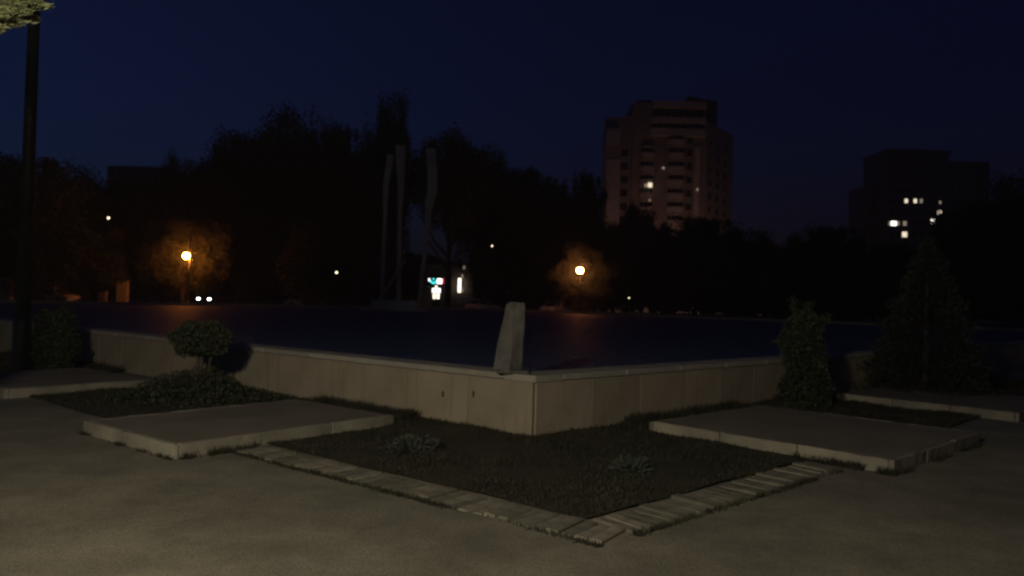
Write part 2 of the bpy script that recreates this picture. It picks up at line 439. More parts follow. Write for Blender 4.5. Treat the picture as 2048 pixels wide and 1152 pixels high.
# ------------------------------------------------------------------ planting beds
def inside(p, poly):
    c = False; n = len(poly)
    for i in range(n):
        a, b = poly[i], poly[(i + 1) % n]
        if (a.y > p.y) != (b.y > p.y) and p.x < (b.x - a.x) * (p.y - a.y) / (b.y - a.y) + a.x: c = not c
    return c
def wall_dist(p):
    v = p - K
    return max(v.dot(NL), v.dot(NR)) if v.length > 0 else 0
def soil_z(p):
    d = max(0, wall_dist(p))
    return .018 + .035 * math.exp(-d / .3) + .012 * math.sin(p.x * 4.1 + p.y * 2.3) * math.cos(p.x * 2.7 - p.y * 3.9)
def bed(name, poly, blades, hmin, hmax):
    xs = [p.x for p in poly]; ys = [p.y for p in poly]
    bm = bmesh.new(); vs = [bm.verts.new((p.x, p.y, 0)) for p in poly]
    bm.faces.new(vs)
    bmesh.ops.triangulate(bm, faces=bm.faces[:])
    for _ in range(5): bmesh.ops.subdivide_edges(bm, edges=[e for e in bm.edges if e.calc_length() > .12], cuts=1)
    bmesh.ops.triangulate(bm, faces=bm.faces[:])
    for v in bm.verts: v.co.z = soil_z(Vector((v.co.x, v.co.y)))
    bmesh.ops.recalc_face_normals(bm, faces=bm.faces[:])
    me = bpy.data.meshes.new(name); bm.to_mesh(me); bm.free(); me.materials.append(M_SOIL)
    if me.polygons[0].normal.z < 0: me.flip_normals()
    structure(name, me)
    pts = []
    while len(pts) < blades:
        p = Vector((random.uniform(min(xs), max(xs)), random.uniform(min(ys), max(ys))))
        dens = .45 + .55 * math.sin(p.x * 2.9 + 1.3 * math.sin(p.y * 2.1)) * math.sin(p.y * 3.3 + p.x)
        if wall_dist(p) < .3: dens = 1
        if random.random() < dens and inside(p, poly): pts.append(p)
    V, Fc = [], []
    for p in pts:
        z = soil_z(p) - .004; h = random.uniform(hmin, hmax) * (1.25 if wall_dist(p) < .25 else 1); a = random.uniform(0, 6.283)
        dx, dy = math.cos(a), math.sin(a); w_ = random.uniform(.004, .009)
        lx, ly = random.uniform(-.6, .6) * h, random.uniform(-.6, .6) * h
        i = len(V)
        V += [(p.x - dx * w_, p.y - dy * w_, z), (p.x + dx * w_, p.y + dy * w_, z), (p.x + lx, p.y + ly, z + h)]
        Fc.append((i, i + 1, i + 2))
    o = obj('grass', mesh('grass', V, Fc, M_GRASS)); o['kind'] = 'stuff'
    return o
TB, TBR = 2.28, 2.46
cor = meet(LP(0, TB), DL, RP(0, TBR), DR)
cor_out = meet(LP(0, TB + .43), DL, RP(0, TBR + .43), DR)
tag(bed('corner_bed', [K + (NL + NR) * -.0 + DL * .0, LP(1.80, .0), LP(1.80, TB), cor, RP(1.62, TBR), RP(1.62, .0)], 24000, .012, .045),
    'short dark grass growing in the corner bed', 'grass')
tag(bed('left_bed', [LP(3.72, 0), LP(7.10, 0), LP(7.10, 2.6), LP(3.72, 2.75)], 13000, .02, .06), 'dark grass around the round-topped shrub', 'grass')
tag(bed('right_bed', [RP(4.35, 0), RP(7.0, 0), RP(7.0, 2.6), RP(4.35, 2.7)], 11000, .02, .06), 'dark grass around the upright shrub', 'grass')
tag(bed('left_wall_strip', [LP(1.80, 0), LP(3.72, 0), LP(3.72, .45), LP(1.80, .45)], 4500, .04, .12), 'grass strip between left platform and pool wall', 'grass')
tag(bed('right_wall_strip', [RP(1.62, 0), RP(4.35, 0), RP(4.35, .40), RP(1.62, .40)], 4500, .04, .13), 'grass strip between right platform and pool wall', 'grass')
tag(bed('far_left_bed', [LP(9.6, 0), LP(15, 0), LP(15, 2.6), LP(9.6, 2.6)], 7000, .03, .10), 'dark grass under the bush beside the tall post', 'grass')
tag(bed('far_right_bed', [RP(9.8, 0), RP(15, 0), RP(15, 2.6), RP(9.8, 2.6)], 6000, .03, .10), 'dark grass under the conical conifer', 'grass')

# brick edging, each brick laid across the edge
edging = thing('brick_edging', 'row of old bricks laid crosswise along the corner bed edge', 'edging')
brick_me = [box('brick', -.052, .052, -.2 + e, .2 - e, -.05, .022, M_BRICK, .010) for e in (0.0, .012, .024)]
def lay(P, s_from, s_to, ang, TB):
    s = s_from; sg = 1 if s_to > s_from else -1
    while (s_to - s) * sg > 0:
        p = P(s, TB + .215 + random.uniform(-.018, .018))
        o = obj('brick', random.choice(brick_me), edging, (p.x, p.y, random.uniform(-.022, .008)), ang + random.uniform(-.09, .09))
        o.rotation_euler.x = random.uniform(-.035, .035); o.rotation_euler.y = random.uniform(-.05, .05)
        s += sg * random.uniform(.108, .120)
cl = (cor_out - K).dot(DL); cr = (cor - K).dot(DR)
lay(LP, cl + .07, 1.74, AL, TB)
lay(RP, cr + .08, 1.52, AR, TBR)

# weeds and dirt-fed tufts along kerbs and bricks
V, Fc = [], []
def weeds(a, b, n, spread, hmax):
    cs = [random.random() for _ in range(max(3, n // 45))]
    for _ in range(n):
        u = min(1, max(0, random.choice(cs) + random.gauss(0, .03))); p = a.lerp(b, u)
        p = p + Vector((random.gauss(0, spread), random.gauss(0, spread)))
        h = random.uniform(.015, hmax); an = random.uniform(0, 6.283); w_ = random.uniform(.003, .008); i = len(V)
        V.extend([(p.x - math.cos(an) * w_, p.y - math.sin(an) * w_, -.002), (p.x + math.cos(an) * w_, p.y + math.sin(an) * w_, -.002),
                  (p.x + random.uniform(-.7, .7) * h, p.y + random.uniform(-.7, .7) * h, h)]); Fc.append((i, i + 1, i + 2))
weeds(LP(1.74, 3.28), LP(1.74, 2.3), 500, .02, .09); weeds(RP(1.56, 3.30), RP(1.56, 2.3), 900, .025, .10)
weeds(LP(1.80, 3.31), LP(3.72, 3.31), 350, .018, .05); weeds(RP(1.62, 3.33), RP(4.35, 3.33), 500, .02, .06)
weeds(LP(cl, TB + .45), LP(1.7, TB + .45), 1500, .02, .05); weeds(RP(cr, TBR + .45), RP(1.5, TBR + .45), 1000, .02, .05)
weeds(LP(7.1, 2.93), LP(9.6, 2.93), 300, .02, .06); weeds(RP(7.0, 3.13), RP(9.8, 3.13), 300, .02, .06)
wd_ = obj('weeds', mesh('weeds', V, Fc, M_GRASS)); wd_['kind'] = 'stuff'
tag(wd_, 'small weeds growing along the kerbs and bricks', 'weeds')

# ------------------------------------------------------------------ small plants near the viewer
def shell_points(n, rx, ry, rz, cz, bias=.5, lump=.18, zmin=None):
    d = RNG.normal(size=(n, 3)); d /= np.linalg.norm(d, axis=1)[:, None]
    ph = RNG.uniform(0, 6.28, 6)
    L = 1 + lump * (np.sin(d[:, 0] * 5 + ph[0]) * np.sin(d[:, 1] * 4 + ph[1]) + np.sin(d[:, 2] * 6 + ph[2]) * np.sin(d[:, 0] * 3 + ph[3]))
    r = RNG.uniform(0, 1, n) ** bias * L
    P = d * r[:, None] * np.array([rx, ry, rz]); P[:, 2] += cz
    if zmin is not None: P = P[P[:, 2] > zmin]
    return P
def low_clump(px, py, rx, h, label):
    p = plane(px, py); q = Vector((p.x, p.y))
    t = thing('low_shrub', label, 'shrub', (p.x, p.y, soil_z(q)), group='small plants in the corner bed')
    P = shell_points(1500, rx, rx * .8, h, .0, .45, .2, 0.0)
    D = P.copy(); D[:, 2] += .05
    obj('foliage', leaves('clump_foliage', P, .055, M_SILVER, D / (np.linalg.norm(D, axis=1)[:, None] + 1e-6), .3), t)
    obj('stem', tubes('clump_stems', [([(0, 0, -.02), (math.cos(a) * rx * .5, math.sin(a) * rx * .5, h * .6)], [.008, .004]) for a in (0, 1.3, 2.6, 3.9, 5.2)], M_BARK, 5), t)
low_clump(822, 905, .30, .17, 'low grey-green plant in the left half of the corner bed')
low_clump(1262, 948, .22, .15, 'low grey-green plant in the right half of the corner bed')

# round-topped shrub on stems above a spreading skirt
p = plane(398, 806)
top = thing('topiary_shrub', 'dark shrub with a rounded crown on bare stems above a spreading skirt', 'shrub', (p.x, p.y, .0))
sc_ = p.y / F
cz = at(400, 680, p.y).z
P1 = shell_points(7500, 62 * sc_, 58 * sc_, 38 * sc_, cz + .01, .33, .10)
P1 = P1[P1[:, 2] > cz - 36 * sc_]
obj('crown', leaves('topiary_crown', P1, .045, M_LEAF, aspect=.55), top)
PS = shell_points(15000, 1, 1, 1, 0, .4, .14, 0.02)
PS = np.column_stack([PS[:, 0] * (1 - PS[:, 2] * .62) * 1.35, PS[:, 1] * (1 - PS[:, 2] * .52) * .72, PS[:, 2] * .52])
obj('skirt', leaves('topiary_skirt', PS, .05, M_LEAF, aspect=.5), top)
zc = cz - .15
obj('stem', tubes('stem_a', [([(-.02, 0, 0), (-.05, 0, .45), (-.02, 0, zc), (-.16, .02, cz)], [.035, .028, .024, .012])], M_BARK, 7), top)
obj('stem', tubes('stem_b', [([(.02, .02, 0), (.10, .02, .4), (.16, 0, zc), (.2, 0, cz)], [.026, .02, .017, .01])], M_BARK, 7), top)
obj('stem', tubes('stem_c', [([(0, -.02, 0), (.02, -.04, .45), (.06, -.03, zc), (.02, 0, cz)], [.026, .02, .016, .01])], M_BARK, 7), top)

# upright shrub at right
p = plane(1606, 815)
us = thing('upright_shrub', 'narrow upright dark shrub with ragged top beside the right pool wall', 'shrub', (p.x, p.y, 0))
sc_ = p.y / F
n = 8500
zz = RNG.uniform(.03, 1.55, n); an = RNG.uniform(0, 6.283, n)
prof = np.interp(zz, [0, .15, .45, .8, 1.2, 1.42, 1.56], [.50, .44, .34, .31, .33, .24, .10]) * (1 + .16 * np.sin(an * 3 + zz * 5) + .1 * np.sin(an * 5 - zz * 9))
rr = prof * RNG.uniform(0, 1, n) ** .4
PU = np.column_stack([rr * np.cos(an), rr * np.sin(an), zz])
for (bx, bz, ex, ez) in ((-.10, 1.4, -.21, 1.72), (.12, 1.25, .36, 1.46), (-.2, .9, -.42, 1.06), (0, 1.5, .06, 1.66)):
    k = RNG.uniform(0, 1, 260)[:, None]
    PU = np.vstack([PU, np.array([bx, 0, bz]) + k * np.array([ex - bx, 0, ez - bz]) + RNG.normal(size=(260, 3)) * .035])
obj('foliage', leaves('upright_foliage', PU, .06, M_LEAF, aspect=.5), us)
obj('stem', tubes('upright_stems', [([(0, 0, 0), (.03, .02, .7), (.02, 0, 1.45)], [.035, .025, .01]), ([(.04, 0, 0), (.16, .03, .8), (.2, 0, 1.3)], [.03, .02, .008]), ([(-.04, 0, 0), (-.14, 0, .7), (-.17, .02, 1.5)], [.03, .02, .008])], M_BARK, 7), us)

# bush beside the tall post at left
p = plane(108, 748)
bs = thing('dense_bush', 'dense dark green bush beside the tall post at left', 'bush', (p.x, p.y, 0))
sc_ = p.y / F
PB = shell_points(9000, 46 * sc_, 44 * sc_, .70, .58, .35, .14, .02)
obj('foliage', leaves('bush_foliage', PB, .06, M_LEAF, aspect=.5), bs)
obj('stem', tubes('bush_stems', [([(math.cos(a) * .04, math.sin(a) * .04, 0), (math.cos(a) * .22, math.sin(a) * .22, .9)], [.025, .008]) for a in (0, 1.2, 2.5, 3.7, 5)], M_BARK, 6), bs)

# conical conifer at right
p = plane(1850, 792)
cn = thing('conical_conifer', 'conical dark conifer standing past the end of the right pool wall', 'conifer', (p.x, p.y, 0))
hc = at(1840, 470, p.y).z; n = 15000
zz = .05 + (1 - RNG.uniform(0, 1, n) ** .6) * (hc - .05); an = RNG.uniform(0, 6.283, n)
rr = (1.15 * (1 - zz / hc) ** .85 + .03) * (1 + .14 * np.sin(zz * 16 + an * 2) + .1 * np.sin(an * 7)) * RNG.uniform(0, 1, n) ** .35
PC = np.column_stack([rr * np.cos(an), rr * np.sin(an), zz])
DC = np.column_stack([np.cos(an), np.sin(an), np.full(n, .5)])
obj('foliage', leaves('conifer_foliage', PC, .085, M_CONIFER, DC, .3), cn)
obj('trunk', tubes('conifer_trunk', [([(0, 0, 0), (0, 0, hc * .95)], [.08, .01])], M_BARK, 7), cn)

# tree at left outside the frame whose lit branch hangs into the corner
tx, ty = -5.4, 5.7
ov = thing('overhanging_tree', 'tree whose lamplit feathery branch hangs into the top left corner', 'tree', (tx, ty, 0))
trunk = [([(0, 0, 0), (.04, 0, 1.5), (0, .04, 3), (.04, 0, 4.8), (0, 0, 6.4)], [.15, .13, .1, .07, .02])]
PV, DV = [], []
def spray(o, e, n, sp):
    o, e = np.array(o, float), np.array(e, float); d = (e - o)
    k = RNG.uniform(0, 1, n) ** .8
    q = o + d * k[:, None] + RNG.normal(size=(n, 3)) * (sp * (1.15 - k))[:, None]
    PV.append(q); DV.append(np.tile(d / np.linalg.norm(d), (n, 1)))
for i in range(60):
    z = RNG.uniform(3.4, 6.3); a = RNG.uniform(0, 6.283); L = 1.9 * (1 - (z - 3.2) / 4.4)
    e = (math.cos(a) * L, math.sin(a) * L, z + .3)
    if (tx + e[0]) / (ty + e[1]) > -.74: continue
    trunk.append(([(0, 0, z - .5), (e[0] * .5, e[1] * .5, z - .1), e], [.04, .025, .008])); spray((e[0] * .25, e[1] * .25, z - .3), e, 330, .16)
def tipto(px, py, Y, n=420, sp=.055):
    q = at(px, py, Y - 3.0); e = (q.x - tx, q.y - ty, q.z)
    o = (e[0] * .35, e[1] * .35, e[2] + .35)
    trunk.append(([(0, 0, 4.2), (o[0], o[1], o[2] + .2), e], [.03, .009, .002])); spray((e[0] * .45 + o[0] * .3, e[1] * .45 + o[1] * .3, e[2] + .12), e, n, sp)
for (px, py, Y) in ((74, 38, 8.1), (102, 12, 8.3), (60, 24, 8.0), (30, 50, 8.0), (15, 30, 7.9), (50, 8, 8.2), (80, 2, 8.3), (10, 58, 7.9), (45, 45, 8.0), (-10, 40, 8), (20, 8, 8.2), (112, -10, 8.4), (70, -15, 8.3)):
    tipto(px, py, Y)
obj('trunk', tubes('overhang_trunk', trunk, M_BARK, 6), ov)
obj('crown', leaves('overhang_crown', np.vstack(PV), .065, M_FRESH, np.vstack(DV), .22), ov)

# ------------------------------------------------------------------ posts and lamps
def lantern_post(name, label, loc, height, rg, gm, post_m, extra=0.0, r0=.06, side=(0, 0), group=None):
    t = thing(name, label, 'street lamp', loc, group=group)
    obj('base', lathe('post_base', [(r0 * 2, 0), (r0 * 2, .08), (r0 * 1.5, .16), (r0 * 1.4, .6), (r0 * 1.05, .68)], post_m, 12), t)
    top_z = height - rg + extra if extra else height - rg * .92
    obj('post', lathe('post', [(r0, .6), (r0 * .65, top_z)], post_m, 10), t)
    gx, gy = side
    gl = obj('globe', globe('globe', rg, gm), t, (gx, gy, height))
    if extra:
        obj('bracket', tubes('bracket', [([(0, 0, height - rg * 1.3), (gx * .6, gy * .6, height - rg * 1.35), (gx, gy, height - rg * 1.02)], [.025, .025, .03])], post_m, 6), t)
    obj('collar', lathe('collar', [(.05, -rg * 1.08), (rg * .5, -rg * 1.0), (rg * .5, -rg * .9)], post_m, 10), gl)
    obj('cap', lathe('cap', [(rg * .45, rg * .93), (rg * .3, rg * 1.04), (.02, rg * 1.2)], post_m, 10), gl)
    return t
near = lantern_post('street_lamp', 'lamp post with a white globe standing just outside the frame at left', (-2.7, -.7, 0), 3.6, .24, M_GLOBE_NEAR, M_METAL)
# tall dark post at left edge, unlit head above the frame
p = plane(42, 742); H_ = 9.2
tp = thing('tall_post', 'tall dark unlit lamp post rising out of frame at left', 'lamp post', (p.x, p.y, 0))
obj('base', lathe('tall_base', [(.22, 0), (.22, .06), (.16, .1), (.16, .9), (.13, 1.0)], M_METAL, 12), tp)
obj('post', lathe('tall_pole', [(.125, .95), (.085, H_)], M_METAL, 12), tp)
obj('arm', tubes('tall_arm', [([(0, 0, H_ - .1), (-.5, .1, H_ + .35), (-1.2, .2, H_ + .45)], [.05, .045, .04])], M_METAL, 8), tp)
hd = obj('lamp_head', box('lamp_head', -1.75, -1.1, .08, .34, H_ + .38, H_ + .54, M_METAL, .04), tp)
obj('lens', box('lens', -1.7, -1.25, .12, .30, H_ + .355, H_ + .379, M_GLASS), hd)

DLM = 66.0
q = at(373, 512, DLM); pb = at(377, 512, DLM)
lantern_post('street_lamp', 'glowing orange lamp on a pale pole across the pool at left', (pb.x, pb.y + .25, 0), q.z, .27, M_GLOBE_L, M_PALEPOLE,
             extra=at(380, 466, DLM).z - q.z + .27, r0=.075, side=(q.x - pb.x, -.3), group='lit globe lamps across the pool')
q = at(1160, 541, 76.0)
lantern_post('street_lamp', 'round glowing amber lamp among dark trees right of the standing stone', (q.x, q.y, 0), q.z, .33, M_GLOBE_R, M_METAL, r0=.06, group='lit globe lamps across the pool')
for (x, y, Y, lab) in ((217, 436, 57, 'tiny lamp on an added post standing in for a lit window at far left'), (673, 545, 60, 'tiny yellow lamp before the round dark tree'),  # the first lamp and its post stand in for a distant lit window
                       (984, 492, 80, 'tiny white lamp high above the shop lights'), (1258, 596, 80, 'tiny pale lamp low right of the amber lamp')):
    q = at(x, y, Y)
    if q.z < 2.4:
        t = thing('garden_light', lab, 'lamp', (q.x, q.y, 0), group='tiny distant lamps')
        obj('post', lathe('small_post', [(.05, 0), (.05, .1), (.03, .12), (.03, q.z - .06)], M_METAL, 8), t)
        gl = obj('globe', globe('small_globe', .07, M_GLOBE_FAR, 10, 6), t, (0, 0, q.z))
        obj('cap', lathe('small_cap', [(.06, .055), (.01, .1)], M_METAL, 8), gl)
    else:
        lantern_post('street_lamp', lab, (q.x, q.y, 0), q.z, .085, M_GLOBE_FAR, M_METAL, r0=.04, group='tiny distant lamps')
for i, (x, Y, lab) in enumerate(((1240, 146, 'tall orange street lamp hidden before the tower, leftmost of three'), (1330, 150, 'tall orange street lamp hidden before the tower, middle of three'),
                                 (1535, 158, 'tall orange street lamp hidden before the tower, rightmost of three'))):
    q = at(x, 560, Y)
    lantern_post('street_lamp', lab, (q.x, q.y, 0), 8.0, .3, M_GLOBE_STREET, M_METAL, r0=.09, group='street lamps before the tower')

# ------------------------------------------------------------------ monument in the pool
MY = 54.0
mo = thing('pool_monument', 'grey monument of three tall slender pylons on a plinth in the pool', 'monument', (at(790, 600, MY).x, MY, WATER_Z - .02))
o0 = Vector(mo.location)
def pylon(outline, dy, th, name='pylon'):
    """outline: (left px, right px, y px) from top to foot"""
    A = [at(l, y, MY + dy) for l, r, y in outline]; B = [at(r, y, MY + dy) for l, r, y in outline]
    pts = [(p.x - o0.x, p.z - o0.z) for p in A] + [(p.x - o0.x, p.z - o0.z) for p in reversed(B)]
    n = len(pts)
    V = [(x, dy - th / 2, z) for x, z in pts] + [(x, dy + th / 2, z) for x, z in pts]
    m2 = len(outline); Fc = []
    for i in range(m2 - 1):
        a, b, c, d = i, i + 1, n - 2 - i, n - 1 - i
        Fc += [(a, b, c, d), (d + n, c + n, b + n, a + n)]
    for i in range(n):
        j = (i + 1) % n; Fc.append((j, i, i + n, j + n))
    return obj(name, mesh(name, V, Fc, M_MONU), mo)
pylon([(775, 788, 310), (772, 784, 340), (771, 783, 341), (767, 777, 374), (768, 774, 430), (764, 769, 520), (760, 766, 598)], -.5, .55)
pylon([(792, 811, 292), (794, 809, 335), (797, 808, 374), (797, 803, 430), (795, 801, 520), (794, 801, 600)], .3, .6)
pylon([(853, 871, 298), (854, 872, 332), (856, 874, 334), (856, 874, 382), (852, 867, 405), (850, 858, 450), (844, 850, 530), (836, 842, 600)], -.2, .6)
xa, xb = at(748, 610, MY).x - o0.x, at(836, 610, MY).x - o0.x
obj('plinth', box('plinth', xa, xb, -1.2, 1.3, -.02, .75, M_MONU, .04), mo)
obj('plinth_step', box('plinth_step', xa - .5, xb + .5, -1.7, 1.8, -.5, .16, M_MONU, .03), mo)
obj('slanting_beam', tubes('slanting_beam', [([(xa + .5, -.9, .6), (xb - .9, -.7, 3.6)], [.16, .12])], M_MONU, 6), mo)

# ------------------------------------------------------------------ trees
def broad_mesh(seed, nclump, nleaf, rz=.40, cz=.58, cr=.085, taper=0.0):
    global RNG
    RNG = np.random.default_rng(seed)
    c = shell_points(nclump, .43, .43, rz, 0, .42, .13)
    if taper: c[:, :2] *= (1 - taper * (c[:, 2] / rz * .5 + .5))[:, None]
    c[:, 2] += cz
    m_ = nclump * nleaf
    d = RNG.normal(size=(m_, 3)); d /= np.linalg.norm(d, axis=1)[:, None]
    P = np.repeat(c, nleaf, 0) + d * (RNG.uniform(0, 1, m_) ** .5 * cr * np.repeat(RNG.uniform(.6, 1.25, nclump), nleaf))[:, None]
    return leaves('crown', P, .017, M_LEAF, aspect=.8)
def trunk_mesh(seed, top=.72, limbs=7, r=.022):
    rn = random.Random(seed)
    T = [([(0, 0, -.01), (rn.uniform(-.01, .01), 0, .2), (rn.uniform(-.02, .02), rn.uniform(-.02, .02), .42), (rn.uniform(-.04, .04), rn.uniform(-.03, .03), top)], [r * 1.25, r, r * .72, r * .2])]
    for k in range(limbs):
        a = k * 6.283 / limbs + rn.uniform(-.3, .3); z0 = rn.uniform(.22, .5); L = rn.uniform(.16, .34)
        T.append(([(0, 0, z0), (math.cos(a) * L * .5, math.sin(a) * L * .5, z0 + .10), (math.cos(a) * L, math.sin(a) * L, z0 + rn.uniform(.16, .3))], [r * .5, r * .36, r * .1]))
    return tubes('trunk', T, M_BARK, 6)
KINDS = {
    'broad': (broad_mesh(11, 300, 170), trunk_mesh(1)),
    'lumpy': (broad_mesh(12, 260, 190, .38, .60, .10), trunk_mesh(2)),
    'tall': (broad_mesh(13, 280, 150, .44, .55, .10, .25), trunk_mesh(3, .85)),
    'low': (broad_mesh(14, 280, 150, .46, .48, .085), trunk_mesh(4, .6)),
    'open': (broad_mesh(15, 200, 150, .27, .72, .08), trunk_mesh(5, .8, 9, .024)),
}
def tree(px, ty, wpx, Y, kind, label, depth_scale=1.0, rot=None, cat='tree'):
    q = at(px, ty, Y); h = q.z / (1.02 if kind != 'low' else 1.0)
    wd = wpx * Y / F * 1.08
    t = thing('leafy_tree' if kind not in ('low',) else 'round_tree', label, cat, (q.x, Y, 0), (random.uniform(0, 6.28) if depth_scale == 1 else .1) if rot is None else rot, 'trees across the pool', (wd, wd * depth_scale, h))
    cm, tm = KINDS[kind]
    obj('crown', cm, t); obj('trunk', tm, t)
    return t
TREES = [
    (20, 302, 300, 64, 'broad', 'dark leafy tree behind the tall post at the left edge'),
    (150, 324, 210, 72, 'lumpy', 'dark leafy tree just right of the tall post'),
    (258, 356, 200, 78, 'broad', 'dark leafy tree left of the orange lamp, lower than its neighbours'),
    (345, 300, 70, 96, 'tall', 'narrow tree tip rising above the left treeline'),
    (394, 318, 200, 84, 'lumpy', 'dark leafy tree straight above the orange lamp'),
    (490, 256, 190, 86, 'broad', 'tree on the left shoulder of the highest dome-shaped crown'),
    (592, 210, 220, 84, 'lumpy', 'largest dome-shaped dark tree left of the monument'),
    (672, 238, 130, 92, 'broad', 'dark tree between the dome-shaped crown and the tallest tree'),
    (782, 178, 116, 98, 'lumpy', 'tallest narrow tree, behind the monument pylons'),
    (720, 300, 190, 88, 'lumpy', 'dark tree directly behind the left monument pylon'),
    (905, 264, 200, 88, 'open', 'spreading tree with a bare forked trunk before the shop lights'),
    (985, 290, 160, 98, 'lumpy', 'dark tree to the right of the shop lights'),
    (1070, 332, 190, 90, 'broad', 'dark tree above and left of the amber lamp'),
    (1165, 338, 110, 104, 'broad', 'dark tree at the left edge of the tower'),
    (1262, 402, 70, 118, 'tall', 'pointed dark tree before the tower left wing'),
    (1290, 410, 110, 108, 'lumpy', 'dark tree before the foot of the tower, left'),
    (1395, 430, 190, 108, 'broad', 'wide dark tree before the foot of the tower, right'),
    (1510, 456, 170, 104, 'lumpy', 'dark tree just past the right edge of the tower'),
    (1650, 448, 170, 100, 'broad', 'dark tree midway between the two apartment blocks'),
    (1770, 486, 150, 96, 'lumpy', 'dark tree below the left corner of the right apartment block'),
    (1945, 398, 190, 60, 'broad', 'dark tree covering the right side of the right apartment block'),
    (2070, 340, 260, 54, 'lumpy', 'large dark tree at the right edge'),
    (640, 438, 180, 70, 'low', 'round dark tree low before the big crowns, left of the monument'),
    (372, 436, 190, 68.4, 'broad', 'small leafy tree close behind the orange lamp, its lit leaves shaped as a halo', .35),  # crown flattened into a screen so its lit leaves form the lamp halo
    (1166, 480, 130, 78.2, 'low', 'small low tree added close behind the amber lamp as its halo', .35),  # added leaf screen that imitates the halo of the amber lamp
    (1110, 430, 180, 100, 'low', 'low round tree behind the amber lamp'),
    (1230, 440, 190, 96, 'low', 'low round tree right of the amber lamp'),
    (1340, 462, 180, 92, 'low', 'low round tree beneath the tower'),
    (1460, 480, 170, 90, 'low', 'low round tree beneath the right edge of the tower'),
    (1580, 480, 180, 88, 'low', 'low round tree below the gap between the blocks'),
    (1700, 490, 180, 84, 'low', 'low round tree left of the conical conifer'),
    (1850, 494, 200, 82, 'low', 'low round tree behind the conical conifer'),
    (545, 400, 170, 82, 'low', 'low round tree right of the orange lamp'),
    (330, 420, 170, 80, 'low', 'low round tree behind the orange lamp'),
    (200, 430, 190, 70, 'low', 'low round tree left of the orange lamp'),
    (60, 420, 200, 62, 'low', 'low round tree behind the tall post'),
]
for a in TREES: tree(*a)

# far wood: a dark mass closing the view between the trunks
RNG = np.random.default_rng(99)
n = 26000
X = RNG.uniform(-150, 150, n)
n = len(X)
top_z = 9 + 2 * np.sin(X * .11) + 1.2 * np.sin(X * .37 + 1) + np.where((X > 14) & (X < 60), 1.0, 0)
PZ = RNG.uniform(0, 1, n) ** .8 * top_z
fw = obj('far_wood', leaves('far_wood', np.column_stack([X, 126 + RNG.uniform(-4, 4, n) + (X * .02), PZ]), 1.5, M_LEAF, aspect=.9))
fw['kind'] = 'stuff'; fw['label'] = 'dark distant mass of shrubs and trees behind the street'; fw['category'] = 'wood'

# ------------------------------------------------------------------ tower block
TY = 166.0
def tx_(px): return at(px, 400, TY).x
def tz_(py, px=1320): return at(px, py, TY).z
tw = thing('tower_block', 'pinkish residential tower with rounded balcony stacks and pale top bands', 'building', (tx_(1320), TY, 0))
T0 = Vector(tw.location)
def X(px): return tx_(px) - T0.x
zt = lambda py: tz_(py)
def Tprism(name, poly, z0, z1, m, parent=tw): return obj(name, prism(name, [(X(a), b) for a, b in poly], z0, z1, m), parent)
FL = 2.9
Tprism('wing_wall', [(1209, 3.0), (1262, .6), (1262, 20), (1225, 20)], 0, zt(232), M_FACADE)
Tprism('main_wall', [(1262, 0), (1409, 0), (1409, 22), (1262, 22)], 0, zt(206), M_FACADE)
Tprism('side_wall', [(1409, .8), (1506, 16), (1506, 34), (1409, 22)], 0, zt(236), M_FACADE)
Tprism('roof_house', [(1380, 4), (1450, 8), (1450, 16), (1380, 16)], zt(245), zt(180), M_ROOF)
Tprism('roof_cap', [(1272, 1.2), (1300, .8), (1300, 14), (1272, 14)], zt(206) - .2, zt(199), M_ROOF)
# top bands (deep loggia parapets)
for (a, b, y0, y1) in ((1300, 1406, 204, 216), (1298, 1406, 236, 247), (1298, 1406, 258, 273)):
    Tprism('loggia_parapet', [(a, -1.1), (b, -1.1), (b, -.002), (a, -.002)], zt(y1), zt(y0), M_BALC)
def win(px, py, wm, hm, yoff, m, rot=0.0, par=tw):
    o = obj('window', box('window', -wm / 2, wm / 2, -.03, .05, -hm / 2, hm / 2, m), par, (X(px), yoff, zt(py)), rot)
    return o
wb = {}
def winshare(px, z, yoff, m=None, wm=1.3, hm=1.5, rot=0.0, par=None, x=None):
    key = (wm, hm, m.name if m else 'g')
    if key not in wb:
        wb[key] = (box('window_pane', -wm / 2, wm / 2, -.03, .06, -hm / 2, hm / 2, m or M_GLASS),
                   box('window_sill', -wm / 2 - .1, wm / 2 + .1, -.16, .0, -hm / 2 - .12, -hm / 2 - .005, M_BALC))
    o = obj('window', wb[key][0], par or tw, (X(px) if x is None else x, yoff, z), rot)
    obj('window_sill', wb[key][1], o)
    return o
# loggia glazing between the bands: a row of panes with mullion gaps
for k in range(9):
    winshare(1304 + k * 12, zt(252), -.03, wm=1.05, hm=.95)
for k in range(8):
    winshare(1306 + k * 13, zt(226), -.03, wm=1.1, hm=1.5)
